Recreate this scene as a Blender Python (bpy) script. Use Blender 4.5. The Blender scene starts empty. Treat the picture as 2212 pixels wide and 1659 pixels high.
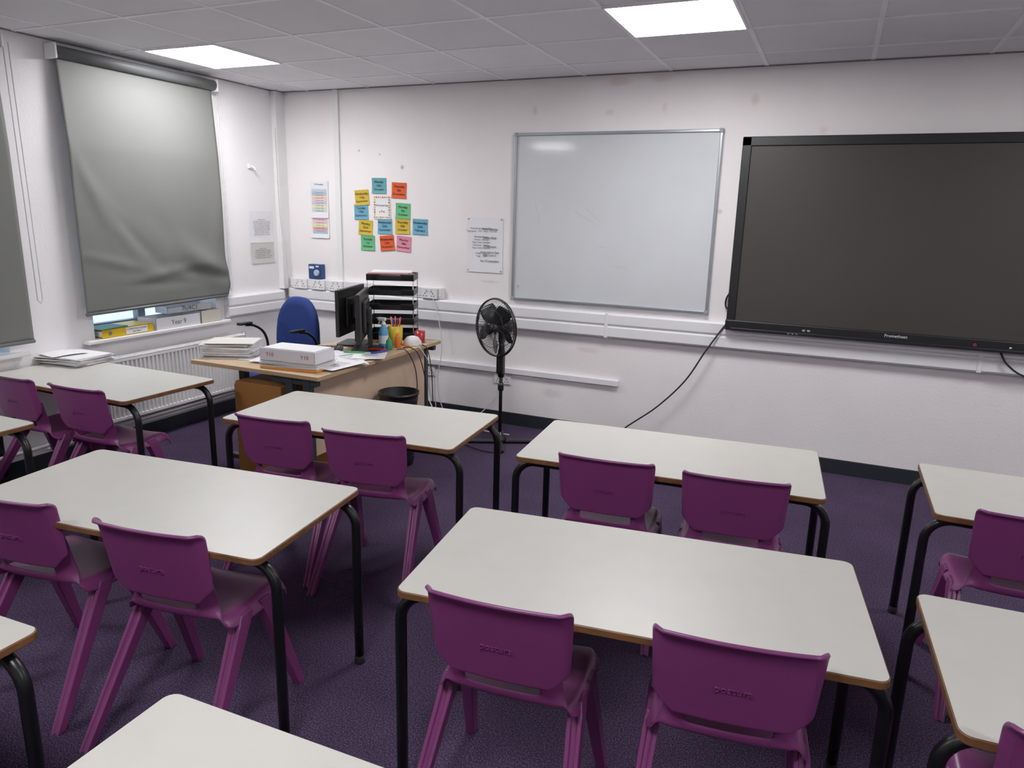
import bpy, bmesh, math, random
from mathutils import Vector, Matrix
random.seed(4)
SC=bpy.context.scene
COL=SC.collection
PI=math.pi
H=2.597
# ------------------------------------------------------------------ materials
def lin(c):
    o=[]
    for v in c:
        v=v/255.0
        o.append(v/12.92 if v<=.04045 else ((v+.055)/1.055)**2.4)
    return o
MC={}
def mat(name,col,rough=.5,metal=0.,var=.04,scale=6.,bump=0.,bscale=150.,coat=0.,emit=0.,spec=.5,trans=0.,var2=None):
    if name in MC:return MC[name]
    m=bpy.data.materials.new(name);m.use_nodes=True;nt=m.node_tree
    b=nt.nodes['Principled BSDF'];c=lin(col)
    b.inputs['Roughness'].default_value=rough;b.inputs['Metallic'].default_value=metal
    b.inputs['Specular IOR Level'].default_value=spec
    if coat:b.inputs['Coat Weight'].default_value=coat;b.inputs['Coat Roughness'].default_value=.08
    if trans:b.inputs['Transmission Weight'].default_value=trans
    tc=nt.nodes.new('ShaderNodeTexCoord')
    n=nt.nodes.new('ShaderNodeTexNoise');n.inputs['Scale'].default_value=scale;n.inputs['Detail'].default_value=4
    nt.links.new(tc.outputs['Object'],n.inputs['Vector'])
    r=nt.nodes.new('ShaderNodeValToRGB')
    r.color_ramp.elements[0].position=.3;r.color_ramp.elements[1].position=.7
    r.color_ramp.elements[0].color=[x*(1-var) for x in c]+[1]
    r.color_ramp.elements[1].color=[min(1,x*(1+var)) for x in c]+[1]
    nt.links.new(n.outputs['Fac'],r.inputs['Fac']);nt.links.new(r.outputs['Color'],b.inputs['Base Color'])
    if bump:
        n2=nt.nodes.new('ShaderNodeTexNoise');n2.inputs['Scale'].default_value=bscale;n2.inputs['Detail'].default_value=3
        nt.links.new(tc.outputs['Object'],n2.inputs['Vector'])
        bp=nt.nodes.new('ShaderNodeBump');bp.inputs['Strength'].default_value=bump;bp.inputs['Distance'].default_value=.01
        nt.links.new(n2.outputs['Fac'],bp.inputs['Height']);nt.links.new(bp.outputs['Normal'],b.inputs['Normal'])
    if emit:
        nt.links.new(r.outputs['Color'],b.inputs['Emission Color']);b.inputs['Emission Strength'].default_value=emit
    MC[name]=m;return m
def wall_mat(name,col,spots):
    m=mat(name,col,rough=.62,var=.045,scale=1.3,bump=.12,bscale=60,spec=.3)
    nt=m.node_tree;b=nt.nodes['Principled BSDF']
    src=b.inputs['Base Color'].links[0].from_socket
    g=nt.nodes.new('ShaderNodeNewGeometry')
    n=nt.nodes.new('ShaderNodeTexNoise');n.inputs['Scale'].default_value=14;n.inputs['Detail'].default_value=6;n.inputs['Roughness'].default_value=.7
    nt.links.new(g.outputs['Position'],n.inputs['Vector'])
    rr=nt.nodes.new('ShaderNodeMapRange');rr.inputs['From Min'].default_value=.68;rr.inputs['From Max'].default_value=.76;rr.inputs['To Max'].default_value=.5
    nt.links.new(n.outputs['Fac'],rr.inputs['Value'])
    def mix(s,f,c):
        x=nt.nodes.new('ShaderNodeMix');x.data_type='RGBA'
        nt.links.new(f,x.inputs[0]);nt.links.new(s,x.inputs[6]);x.inputs[7].default_value=lin(c)+[1];return x.outputs[2]
    src=mix(src,rr.outputs[0],(200,190,188))
    for (x,y,z,sx,sz,amt,c) in spots:
        sb=nt.nodes.new('ShaderNodeVectorMath');sb.operation='SUBTRACT';sb.inputs[1].default_value=(x,y,z)
        nt.links.new(g.outputs['Position'],sb.inputs[0])
        ml=nt.nodes.new('ShaderNodeVectorMath');ml.operation='MULTIPLY';ml.inputs[1].default_value=(1/sx,1/max(sx,sz),1/sz)
        nt.links.new(sb.outputs[0],ml.inputs[0])
        ln=nt.nodes.new('ShaderNodeVectorMath');ln.operation='LENGTH';nt.links.new(ml.outputs[0],ln.inputs[0])
        ad=nt.nodes.new('ShaderNodeMath');ad.operation='MULTIPLY_ADD';ad.inputs[1].default_value=1.2
        nt.links.new(n.outputs['Fac'],ad.inputs[0]);nt.links.new(ln.outputs['Value'],ad.inputs[2])
        mr=nt.nodes.new('ShaderNodeMapRange');mr.inputs['From Min'].default_value=1.0;mr.inputs['From Max'].default_value=1.7
        mr.inputs['To Min'].default_value=amt;mr.inputs['To Max'].default_value=0
        nt.links.new(ad.outputs[0],mr.inputs['Value'])
        src=mix(src,mr.outputs[0],c)
    nt.links.new(src,b.inputs['Base Color']);return m
PK=(222,200,195);GY=(178,172,172)
W_BACK=wall_mat('painted_wall_back',(238,232,232),[(2.96,0,2.545,.10,.03,.6,PK),(3.25,0,2.55,.08,.025,.6,PK),(3.86,0,2.40,.03,.045,.6,PK),(2.34,0,2.38,.025,.04,.6,PK),(2.9,0,2.35,.035,.025,.5,PK),
 (3.28,0,2.37,.02,.04,.4,PK),(2.83,0,.67,.10,.03,.6,PK),(.80,0,2.12,.012,.012,.9,GY),(1.21,0,1.99,.018,.02,.9,GY),(1.0,0,2.09,.01,.01,.8,GY),(4.28,0,2.2,.03,.03,.4,PK),(1.6,0,.75,.05,.04,.3,GY),(2.0,0,1.13,.09,.012,.35,GY),(2.55,0,.3,.1,.04,.25,GY),(3.7,0,1.7,.02,.02,.5,GY)])
W_LEFT=wall_mat('painted_wall_side',(237,234,235),[(0,-.39,1.98,.02,.03,.3,PK)])
CEILW=mat('ceiling_bar_white',(244,244,246),.5)
def ceil_mat():
    m=mat('ceiling_tile',(236,236,239),rough=.9,var=.02,scale=3,bump=.25,bscale=220,spec=.2)
    nt=m.node_tree;b=nt.nodes['Principled BSDF'];src=b.inputs['Base Color'].links[0].from_socket
    g=nt.nodes.new('ShaderNodeNewGeometry')
    a=nt.nodes.new('ShaderNodeVectorMath');a.operation='SUBTRACT';a.inputs[1].default_value=(.912,-1.593,0);nt.links.new(g.outputs['Position'],a.inputs[0])
    d=nt.nodes.new('ShaderNodeVectorMath');d.operation='DIVIDE';d.inputs[1].default_value=(.6,.6,10);nt.links.new(a.outputs[0],d.inputs[0])
    f=nt.nodes.new('ShaderNodeVectorMath');f.operation='FLOOR';nt.links.new(d.outputs[0],f.inputs[0])
    w=nt.nodes.new('ShaderNodeTexWhiteNoise');nt.links.new(f.outputs[0],w.inputs['Vector'])
    mr=nt.nodes.new('ShaderNodeMapRange');mr.inputs['To Min'].default_value=.92;mr.inputs['To Max'].default_value=1.02;nt.links.new(w.outputs['Value'],mr.inputs['Value'])
    v=nt.nodes.new('ShaderNodeVectorMath');v.operation='SCALE';nt.links.new(src,v.inputs[0]);nt.links.new(mr.outputs[0],v.inputs['Scale'])
    nt.links.new(v.outputs[0],b.inputs['Base Color']);return m
CEIL=ceil_mat()
def carpet():
    m=bpy.data.materials.new('purple_carpet');m.use_nodes=True;nt=m.node_tree;b=nt.nodes['Principled BSDF']
    b.inputs['Roughness'].default_value=.95;b.inputs['Specular IOR Level'].default_value=.1
    g=nt.nodes.new('ShaderNodeNewGeometry')
    n=nt.nodes.new('ShaderNodeTexNoise');n.inputs['Scale'].default_value=190;n.inputs['Detail'].default_value=3;n.inputs['Roughness'].default_value=.8
    nt.links.new(g.outputs['Position'],n.inputs['Vector'])
    r=nt.nodes.new('ShaderNodeValToRGB');e=r.color_ramp.elements
    e[0].position=.36;e[0].color=lin((32,25,40))+[1];e[1].position=.70;e[1].color=lin((116,100,126))+[1]
    k=e.new(.5);k.color=lin((63,49,75))+[1]
    nt.links.new(n.outputs['Fac'],r.inputs['Fac'])
    n2=nt.nodes.new('ShaderNodeTexNoise');n2.inputs['Scale'].default_value=2.2;n2.inputs['Detail'].default_value=5;nt.links.new(g.outputs['Position'],n2.inputs['Vector'])
    mr=nt.nodes.new('ShaderNodeMapRange');mr.inputs['From Min'].default_value=.3;mr.inputs['From Max'].default_value=.7;mr.inputs['To Min'].default_value=.85;mr.inputs['To Max'].default_value=1.12;nt.links.new(n2.outputs['Fac'],mr.inputs['Value'])
    v=nt.nodes.new('ShaderNodeVectorMath');v.operation='SCALE';nt.links.new(r.outputs['Color'],v.inputs[0]);nt.links.new(mr.outputs[0],v.inputs['Scale'])
    nt.links.new(v.outputs[0],b.inputs['Base Color'])
    bp=nt.nodes.new('ShaderNodeBump');bp.inputs['Strength'].default_value=.6;bp.inputs['Distance'].default_value=.006;nt.links.new(n.outputs['Fac'],bp.inputs['Height']);nt.links.new(bp.outputs['Normal'],b.inputs['Normal'])
    return m
CARPET=carpet()
PURP=mat('purple_plastic',(122,54,108),.33,var=.05,scale=4,bump=.03,bscale=300)
LAM=mat('grey_laminate',(197,195,188),.38,var=.02,scale=9,bump=.02,bscale=400)
EDGE=mat('varnished_edge',(112,74,42),.5,var=.25,scale=25)
BLKM=mat('black_painted_steel',(15,16,18),.32,var=.1)
BLKP=mat('black_plastic',(15,15,17),.42,var=.1)
DKP=mat('dark_grey_plastic',(46,47,50),.5,var=.1)
RUB=mat('rubber',(25,25,27),.8)
SKIRT=mat('dark_vinyl_skirting',(32,38,44),.45,var=.1)
UPVC=mat('white_upvc',(230,228,232),.35,var=.015)
WHT=mat('white_plastic',(234,232,232),.35,var=.01)
WPAINT=mat('white_gloss_paint',(230,228,228),.3,var=.02)
PAPER=mat('white_paper',(228,227,230),.8,var=.02)
PAPER2=mat('offwhite_paper',(204,201,196),.8,var=.03)
ALU=mat('aluminium',(172,176,182),.32,metal=.8,var=.03)
INK=mat('black_ink',(26,26,32),.8)
INKG=mat('grey_ink',(100,100,107),.8)
BEECH=mat('beech_laminate',(194,166,136),.45,var=.06,scale=5)
BEECHD=mat('beech_panel',(202,172,146),.5,var=.07,scale=4)
OAK=mat('orange_beech',(160,108,54),.45,var=.08,scale=5)
DGREY=mat('graphite_steel',(48,52,58),.45,var=.05)
BLUEF=mat('blue_upholstery',(12,42,110),.85,var=.12,scale=60,bump=.2,bscale=400)
BLIND=mat('grey_blind_fabric',(108,109,106),.58,var=.03,scale=2,bump=.05,bscale=500,spec=.45)
BLINDR=mat('grey_roller',(96,97,98),.5,var=.04)
def sc(n,c,r=.6,**k):return mat(n,c,r,**k)
# ------------------------------------------------------------------ mesh builder
class B:
    def __init__(s):s.bm=bmesh.new()
    def box(s,c,d,bev=0.,mi=0,rot=None,seg=2):
        bm=s.bm;before=set(bm.faces)
        g=bmesh.ops.create_cube(bm,size=1);vs=g['verts']
        for v in vs:v.co=Vector((v.co.x*d[0],v.co.y*d[1],v.co.z*d[2]))
        if bev:
            es=list({e for v in vs for e in v.link_edges})
            bmesh.ops.bevel(bm,geom=es,offset=bev,segments=seg,affect='EDGES',profile=.5)
        nf=[f for f in bm.faces if f not in before];vs=list({v for f in nf for v in f.verts})
        Mx=Matrix.Translation(c)
        if rot is not None:Mx=Mx@rot
        bmesh.ops.transform(bm,matrix=Mx,verts=vs)
        for f in nf:f.material_index=mi
        return s
    def b2(s,x0,x1,y0,y1,z0,z1,bev=0.,mi=0):
        return s.box(((x0+x1)/2,(y0+y1)/2,(z0+z1)/2),(abs(x1-x0),abs(y1-y0),abs(z1-z0)),bev,mi)
    def loft(s,rings,mi=0,smooth=True,cap=True,closed=True):
        bm=s.bm;vr=[[bm.verts.new(p) for p in r] for r in rings]
        n=len(rings[0])
        for a,b in zip(vr[:-1],vr[1:]):
            for i in range(n if closed else n-1):
                j=(i+1)%n
                try:
                    f=bm.faces.new((a[i],a[j],b[j],b[i]));f.material_index=mi;f.smooth=smooth
                except ValueError:pass
        if cap and closed:
            for r in(vr[0][::-1],vr[-1]):
                f=bm.faces.new(r);f.material_index=mi
        return s
    def tube(s,pts,r,seg=10,mi=0,cap=True):
        P=[Vector(p) for p in pts];n=len(P);rings=[];nrm=None
        for i in range(n):
            t=((P[min(i+1,n-1)]-P[max(i-1,0)])).normalized()
            if nrm is None:
                a=Vector((0,0,1)) if abs(t.z)<.9 else Vector((1,0,0))
                nrm=(a-t*a.dot(t)).normalized()
            else:
                nrm=(nrm-t*nrm.dot(t)).normalized()
            bi=t.cross(nrm);rr=r[i] if isinstance(r,(list,tuple)) else r
            rings.append([P[i]+nrm*rr*math.cos(2*PI*k/seg)+bi*rr*math.sin(2*PI*k/seg) for k in range(seg)])
        return s.loft(rings,mi,True,cap)
    def lathe(s,prof,seg=24,mi=0,M=Matrix(),smooth=True,cap=True):
        return s.loft([[M@Vector((max(r,1e-4)*math.cos(2*PI*k/seg),max(r,1e-4)*math.sin(2*PI*k/seg),z)) for k in range(seg)] for r,z in prof],mi,smooth,cap)
    def prism(s,out,z0,z1,mi=0,ms=None):
        ms=mi if ms is None else ms;bm=s.bm
        a=[bm.verts.new((x,y,z0)) for x,y in out];b=[bm.verts.new((x,y,z1)) for x,y in out]
        n=len(out);f=bm.faces.new(b);f.material_index=mi;f=bm.faces.new(a[::-1]);f.material_index=ms
        for i in range(n):
            j=(i+1)%n;f=bm.faces.new((a[i],a[j],b[j],b[i]));f.material_index=ms
        return s
    def grid(s,fn,nu,nv,mi=0,smooth=True):
        bm=s.bm;V=[[bm.verts.new(fn(u/nu,v/nv)) for u in range(nu+1)] for v in range(nv+1)]
        for v in range(nv):
            for u in range(nu):
                f=bm.faces.new((V[v][u],V[v][u+1],V[v+1][u+1],V[v+1][u]));f.material_index=mi;f.smooth=smooth
        return s
    def mesh(s,name,mats,norm=True):
        if norm:bmesh.ops.recalc_face_normals(s.bm,faces=s.bm.faces)
        me=bpy.data.meshes.new(name);s.bm.to_mesh(me);s.bm.free()
        for m in (mats if isinstance(mats,(list,tuple)) else [mats]):me.materials.append(m)
        return me
def ob(name,me,parent=None,loc=(0,0,0),rot=(0,0,0),**kw):
    o=bpy.data.objects.new(name,me);COL.objects.link(o);o.location=loc;o.rotation_euler=rot
    if parent:o.parent=parent
    for k,v in kw.items():o[k]=v
    return o
def root(name,label,cat,loc=(0,0,0),rz=0.,group=None):
    o=ob(name,None,None,loc,(0,0,rz),label=label,category=cat);o.empty_display_size=.1
    if group:o['group']=group
    return o
def dup(r,loc,rz,**kw):
    n=r.copy();COL.objects.link(n);n.location=loc;n.rotation_euler=(0,0,rz)
    for k,v in kw.items():n[k]=v
    def rec(a,b):
        for c in [x for x in bpy.data.objects if x.parent==a]:
            d=c.copy();d.parent=b;COL.objects.link(d);rec(c,d)
    rec(r,n);return n
def struct(name,me):return ob(name,me,kind='structure')
def rrect(w,d,r,n=5):
    o=[]
    for cx,cy,a in((w/2-r,d/2-r,0),(-w/2+r,d/2-r,90),(-w/2+r,-d/2+r,180),(w/2-r,-d/2+r,270)):
        for k in range(n+1):
            t=math.radians(a+90*k/n);o.append((cx+r*math.cos(t),cy+r*math.sin(t)))
    return o
def spline(P,n=8):
    P=[Vector(p) for p in P];Q=[P[0]]+P+[P[-1]];o=[]
    for i in range(1,len(Q)-2):
        for k in range(n):
            t=k/n;a,b,c,d=Q[i-1],Q[i],Q[i+1],Q[i+2]
            o.append(.5*((2*b)+(c-a)*t+(2*a-5*b+4*c-d)*t*t+(3*b-a-3*c+d)*t**3))
    o.append(P[-1]);return o
def text_me(body,size,m,ext=.0004,align='CENTER',sp=1.0):
    cu=bpy.data.curves.new('t','FONT');cu.body=body;cu.size=size;cu.extrude=ext;cu.align_x=align;cu.align_y='CENTER';cu.space_line=sp
    cu.resolution_u=2
    o=bpy.data.objects.new('t',cu);COL.objects.link(o);dg=bpy.context.evaluated_depsgraph_get();dg.update()
    me=bpy.data.meshes.new_from_object(o.evaluated_get(dg));COL.objects.unlink(o);bpy.data.objects.remove(o)
    me.materials.clear();me.materials.append(m);return me
# ------------------------------------------------------------------ room shell
XR=9.0;YB=-7.6
b=B();b.b2(-.3,XR+.2,YB-.2,.2,-.1,0);struct('floor',b.mesh('floor',CARPET))
b=B();b.b2(-.3,XR+.2,YB-.2,.2,H,H+.1);struct('ceiling',b.mesh('ceiling',CEIL))
b=B();b.b2(-.3,XR+.2,0,.2,0,H);struct('wall_back',b.mesh('wall_back',W_BACK))
b=B();b.b2(XR,XR+.2,YB,0,0,H);struct('wall_right',b.mesh('wall_right',W_LEFT))
b=B();b.b2(-.3,XR+.2,YB-.2,YB,0,H);struct('wall_rear',b.mesh('wall_rear',W_LEFT))
wins=[(-1.89,-.84),(-3.55,-2.44),(-5.22,-4.11)]
SZ=.765;WT=2.40
b=B()
b.b2(-.28,0,YB,0,0,SZ-.02);b.b2(-.28,0,YB,0,WT,H)
ys=[YB]+[v for w in sorted(wins) for v in w]+[0]
for i in range(0,len(ys),2):b.b2(-.28,0,ys[i],ys[i+1],SZ-.02,WT)
struct('wall_left',b.mesh('wall_left',W_LEFT))
GLS=bpy.data.materials.new('window_glass');GLS.use_nodes=True;nt=GLS.node_tree
for n in list(nt.nodes):
    if n.type!='OUTPUT_MATERIAL':nt.nodes.remove(n)
tr=nt.nodes.new('ShaderNodeBsdfTransparent');gl=nt.nodes.new('ShaderNodeBsdfGlossy');gl.inputs['Roughness'].default_value=.02
tr.inputs[0].default_value=(.93,.97,1,1)
mx=nt.nodes.new('ShaderNodeMixShader');mx.inputs[0].default_value=.08
nt.links.new(tr.outputs[0],mx.inputs[1]);nt.links.new(gl.outputs[0],mx.inputs[2])
nt.links.new(mx.outputs[0],[n for n in nt.nodes if n.type=='OUTPUT_MATERIAL'][0].inputs[0])
WFR=sc('grey_window_frame',(128,138,148),.4)
for i,(y0,y1) in enumerate(wins):
    b=B();x=-.22
    for a in(y0+.03,y1-.03,(y0+y1)/2):b.b2(x-.03,x+.03,a-.03,a+.03,SZ,WT,.004)
    for z in(SZ+.035,WT-.03,1.95):b.b2(x-.028,x+.028,y0+.03,y1-.03,z-.035,z+.035,.004)
    b.b2(x-.003,x+.003,y0+.03,y1-.03,SZ+.03,WT-.03,0,1)
    struct('window_%d'%(i+1),b.mesh('window',[WFR,GLS]))
    b=B();b.b2(-.2,.0,y0,y1,SZ-.02,SZ+.006);b.b2(-.001,.07,y0-.09,y1+.08,SZ-.02,SZ+.006,.006);struct('trim_%d'%(20+i),b.mesh('sill',WPAINT))
# ceiling bars
b=B()
k=-1
while .912+.6*k<XR:
    x=.912+.6*k;b.b2(x-.012,x+.012,YB,0,H-.004,H+.002);k+=1
k=-10
while -1.593+.6*k<0:
    y=-1.593+.6*k;b.b2(0,XR,y-.012,y+.012,H-.0045,H+.002);k+=1
struct('trim_1',b.mesh('ceiling_grid',CEILW))
b=B();b.b2(0,XR,-.02,0,H-.006,H-.001);b.b2(0,.02,YB,0,H-.006,H-.001);struct('trim_2',b.mesh('ceiling_shadow_line',sc('shadow_line_grey',(120,118,118))))  # grey strips painted in as the thin shadow where walls meet ceiling
b=B();b.b2(.012,XR,-.012,0,0,.1,.003);struct('baseboard_back',b.mesh('bb',SKIRT))
b=B();b.b2(0,.012,YB,0,0,.1,.003);struct('baseboard_left',b.mesh('bb',SKIRT))
b=B();b.b2(0,.052,-.11,0,.96,H-.006,.003);struct('trim_3',b.mesh('boxing',WPAINT))
b=B();b.b2(.565,.615,-.022,0,1.05,H-.006,.003);struct('trim_4',b.mesh('conduit',WPAINT))
def trunk(axis,a0,a1,z0,z1,d,name):
    pr=[(0,z0),(d*.8,z0),(d,z0+.012),(d,z0+(z1-z0)*.42),(d*.78,z0+(z1-z0)*.47),(d*.78,z0+(z1-z0)*.52),(d,z0+(z1-z0)*.57),(d,z1-.014),(d*.8,z1),(0,z1)]
    f=(lambda a:[Vector((a,-y,z)) for y,z in pr]) if axis=='x' else (lambda a:[Vector((y,a,z)) for y,z in pr])
    b=B();b.loft([f(a0),f(a1)],0,False);struct(name,b.mesh('trunking',UPVC))
trunk('x',.052,XR,.785,.965,.055,'trim_5')
trunk('y',-.76,-.11,.785,.950,.055,'trim_6')
b=B();b.b2(.07,1.60,-.05,0,.967,1.058,.006);b.b2(.07,1.6,-.054,-.04,.992,.997);struct('trim_7',b.mesh('socket_strip',UPVC))
b=B();b.b2(1.32,3.08,-.03,0,.42,.465,.004);b.b2(2.95,3.06,-.032,0,.423,.462);struct('trim_8',b.mesh('thin_trunking',UPVC))
b=B();b.b2(2.96,2.985,-.06,0,.783,.967,.004);b.b2(5.3,5.325,-.06,0,.783,.967,.004);struct('trim_9',b.mesh('trunk_joint',UPVC))
b=B();b.b2(0,.03,-2.3,-.0,.02+.1,.16,.004);struct('trim_10',b.mesh('pipe_cover',UPVC))
# sockets
HOLE=sc('socket_hole',(35,35,38))
def socket(loc,rz=0):
    r=root('power_socket','white double power socket on the trunking','socket',loc,rz,'white power sockets on the trunking')
    b=B();b.box((0,-.006,0),(.146,.012,.086),.003)
    for s in(-1,1):
        b.box((s*.036,-.0125,-.002),(.007,.002,.010),0,1);b.box((s*.036-.012,-.0125,-.022),(.008,.002,.006),0,1);b.box((s*.036+.012,-.0125,-.022),(.008,.002,.006),0,1)
    ob('face_plate',b.mesh('plate',[WHT,HOLE]),r)
    for s in(-1,1):
        b=B();b.box((s*.022,-.014,.024),(.014,.008,.022),.002);ob('switch',b.mesh('sw',[sc('rocker',(206,202,198))]),r)
    return r
for x in(.19,.38,.57,1.49):socket((x,-.054,1.012))
socket((1.44,0,.365));socket((2.13,0,.37))
# ------------------------------------------------------------------ ceiling lights
EMI=bpy.data.materials.new('light_diffuser');EMI.use_nodes=True;nt=EMI.node_tree;bs=nt.nodes['Principled BSDF']
bs.inputs['Base Color'].default_value=(.9,.9,.9,1);bs.inputs['Emission Color'].default_value=(.985,.985,1,1);bs.inputs['Emission Strength'].default_value=33
LR=None
for ix in(.612,3.612,6.612):
    for iy in(-1.293,-4.893):
        if LR is None:
            LR=root('ceiling_light','square white glowing recessed ceiling light panel','ceiling light',(ix,iy,H-.004),0,'square ceiling light panels')
            b=B();b.b2(-.285,.285,-.285,.285,-.004,.002);ob('diffuser',b.mesh('diffuser',EMI),LR)
            b=B()
            for s in(-1,1):b.b2(s*.285,s*.298,-.298,.298,-.006,.002);b.b2(-.298,.298,s*.285,s*.298,-.006,.002)
            ob('light_frame',b.mesh('frame',WHT),LR)
        else:dup(LR,(ix,iy,H-.004),0)
# ------------------------------------------------------------------ student tables
TH=.672
def make_table():
    r=root('school_table','rectangular school table with grey laminate top and black legs','table',(0,0,0),0,'grey-topped student tables')
    b=B();o=rrect(1.2,.6,.028);oi=rrect(1.194,.594,.026)
    b.loft([[Vector((x,y,z)) for x,y in oo] for oo,z in((oi,TH-.022),(o,TH-.019),(o,TH-.003),(oi,TH))],1,False,False)
    f=b.bm.faces.new([b.bm.verts.new((x,y,TH)) for x,y in oi]);f.material_index=0
    f=b.bm.faces.new([b.bm.verts.new((x,y,TH-.022)) for x,y in oi[::-1]]);f.material_index=1
    ob('table_top',b.mesh('table_top',[LAM,EDGE]),r)
    zr=TH-.022-.017;R=.085
    for sx in(-1,1):
        for sy in(-1,1):
            y=sy*.235;p=[(sx*.612,y,.012),(sx*.612,y,.3),(sx*.612,y,zr-R)]
            for k in range(1,9):
                t=PI/2*k/8;p.append((sx*(.612-R+R*math.cos(t)),y,zr-R+R*math.sin(t)))
            p.append((sx*.3,y,zr));p.append((sx*.001,y,zr))
            b=B();b.tube(p,.0165,12);l=ob('leg',b.mesh('leg',BLKM),r)
            b=B();b.lathe([(.018,0),(.019,.004),(.019,.03),(.017,.032)],14,0,Matrix.Translation((sx*.612,y,0)));ob('foot_cap',b.mesh('cap',RUB),l)
        b=B();b.tube([(sx*.46,-.235,zr),(sx*.46,.235,zr)],.013,8);ob('crossbar',b.mesh('crossbar',BLKM),r)
    return r
tabs=[('A',4.0326,-3.2493,.1215),('B',2.4067,-3.4263,.1156),('C',2.43,-2.2898,.0852),('D',3.8947,-2.1378,.0761),('E',5.4599,-2.0492,.0016),('F',5.3596,-3.2687,.0435),('G',.6277,-2.3484,-.0126),('J',3.8939,-4.4506,.0237),('H',.61,-3.39,.01),('I',2.245,-4.46,.04)]
T0=None
for n,x,y,t in tabs:
    if T0 is None:T0=make_table();T0.location=(x,y,0);T0.rotation_euler=(0,0,t)
    else:
        k=dup(T0,(x,y,0),t)
        if n=='G':k['label']='rectangular grey-topped school table with papers on it, near radiator'
# ------------------------------------------------------------------ chairs
def make_chair():
    r=root('school_chair','purple moulded plastic school chair behind a student table','chair',(0,0,0),0,'purple student chairs')
    def sm(t):t=max(0,min(1,t));return t*t*(3-2*t)
    def yb(z):return -.098-(z-.43)*.20
    ZB=.496
    def fb(u,v):
        x01=u*2-1
        z=ZB+(.742-ZB)*v
        k=min(1,max(0,(z-ZB)/.052));hw=.132+(.181-.132)*k**.85
        if k>=1:hw=.181+.010*(z-ZB-.052)/.19
        if v>.95:hw-=.006*((v-.95)/.05)**2
        x=x01*hw
        y=yb(z)-.008+.016*(x/.19)**2+.018*sm((abs(x)-.166)/.024)
        if z>.716:y-=.020*((z-.716)/.026)**2
        return Vector((x,y,z))
    b=B();b.grid(fb,40,34);o=ob('backrest',b.mesh('backrest',PURP),r)
    m=o.modifiers.new('s','SOLIDIFY');m.thickness=.010;m.offset=0
    m=o.modifiers.new('b','BEVEL');m.width=.003;m.segments=2;m.limit_method='ANGLE'
    ob('lettering',text_me('postura',.028,PURP,.0014),o,(0,yb(.60)-.0140,.60),(PI/2+.2,0,0))
    P=[(.60,.148),(.555,.150),(.512,.152),(.498,.153),(.478,.154),(.457,.157),(.437,.166)]
    prof=[(yb(z)+.007,z,w) for z,w in P]+[(-.085,.421,.178),(-.05,.412,.188),(0,.405,.192),(.06,.402,.194),(.12,.404,.194),(.17,.410,.193),(.205,.411,.190),(.228,.402,.186),(.240,.385,.182),(.243,.37,.180)]
    cols=[-1,-.985,-.93,-.82,-.66,-.5,-.3,-.1,.1,.3,.5,.66,.82,.93,.985,1]
    b=B();bm=b.bm;V=[]
    for i,(y,z,w) in enumerate(prof):
        row=[];s=sm((i-5)/3.)
        for c in cols:
            x=c*w;e=sm((abs(c)-.80)/.2)
            yy=y+(1-s)*(.014*c*c+.03*e);zz=z+s*(.012*c*c-.040*sm((abs(c)-.93)/.07))
            row.append(bm.verts.new((x+(.006*s*(1 if c>0 else -1) if abs(c)>.98 else 0),yy,zz)))
        V.append(row)
    for i in range(len(prof)-1):
        for j in range(len(cols)-1):
            if i in(3,4) and 4<=j<=10:continue
            f=bm.faces.new((V[i][j],V[i][j+1],V[i+1][j+1],V[i+1][j]));f.smooth=True
    o=ob('seat',b.mesh('seat',PURP),r)
    m=o.modifiers.new('s','SOLIDIFY');m.thickness=.008;m.offset=0
    m=o.modifiers.new('u','SUBSURF');m.levels=1;m.render_levels=1
    sec=[(-.5,-.5),(-.22,-.5),(-.15,-.3),(.15,-.3),(.22,-.5),(.5,-.5),(.5,.5),(-.5,.5)]
    for sx in(-1,1):
        for (yt,yf) in((.02,-.25),(.115,.25)):
            rings=[]
            for t in(0,.08,.3,.6,.93,1):
                z=.405*(1-t);x=sx*(.180+.036*t);y=yt+(yf-yt)*t;wx=.042-.012*t;wy=.062-.030*t
                if t==0:wx*=.8;wy*=.9
                sg=1 if yf<0 else -1
                rings.append([Vector((x+a*wx,y+sg*c*wy,z)) for a,c in sec])
            b=B();b.loft(rings,0,False);o=ob('leg',b.mesh('leg',PURP),r)
            m=o.modifiers.new('b','BEVEL');m.width=.003;m.segments=2;m.limit_method='ANGLE'
    return r
ch=[(3.785,-3.655,.09),(4.345,-3.565,.14),(2.70,-3.745,.13),(2.12,-3.79,.14),(2.22,-2.70,.12),(2.705,-2.69,.17),(3.72,-2.525,.09),(4.205,-2.50,.10),(5.16,-2.42,.05),(.465,-2.755,-.02),(.98,-2.745,.03),(5.03,-3.62,.04)]
C0=None
for x,y,t in ch:
    X=x-.16*math.sin(t);Y=y+.16*math.cos(t)
    if C0 is None:C0=make_chair();C0.location=(X,Y,0);C0.rotation_euler=(0,0,t)
    else:dup(C0,(X,Y,0),t)
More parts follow.
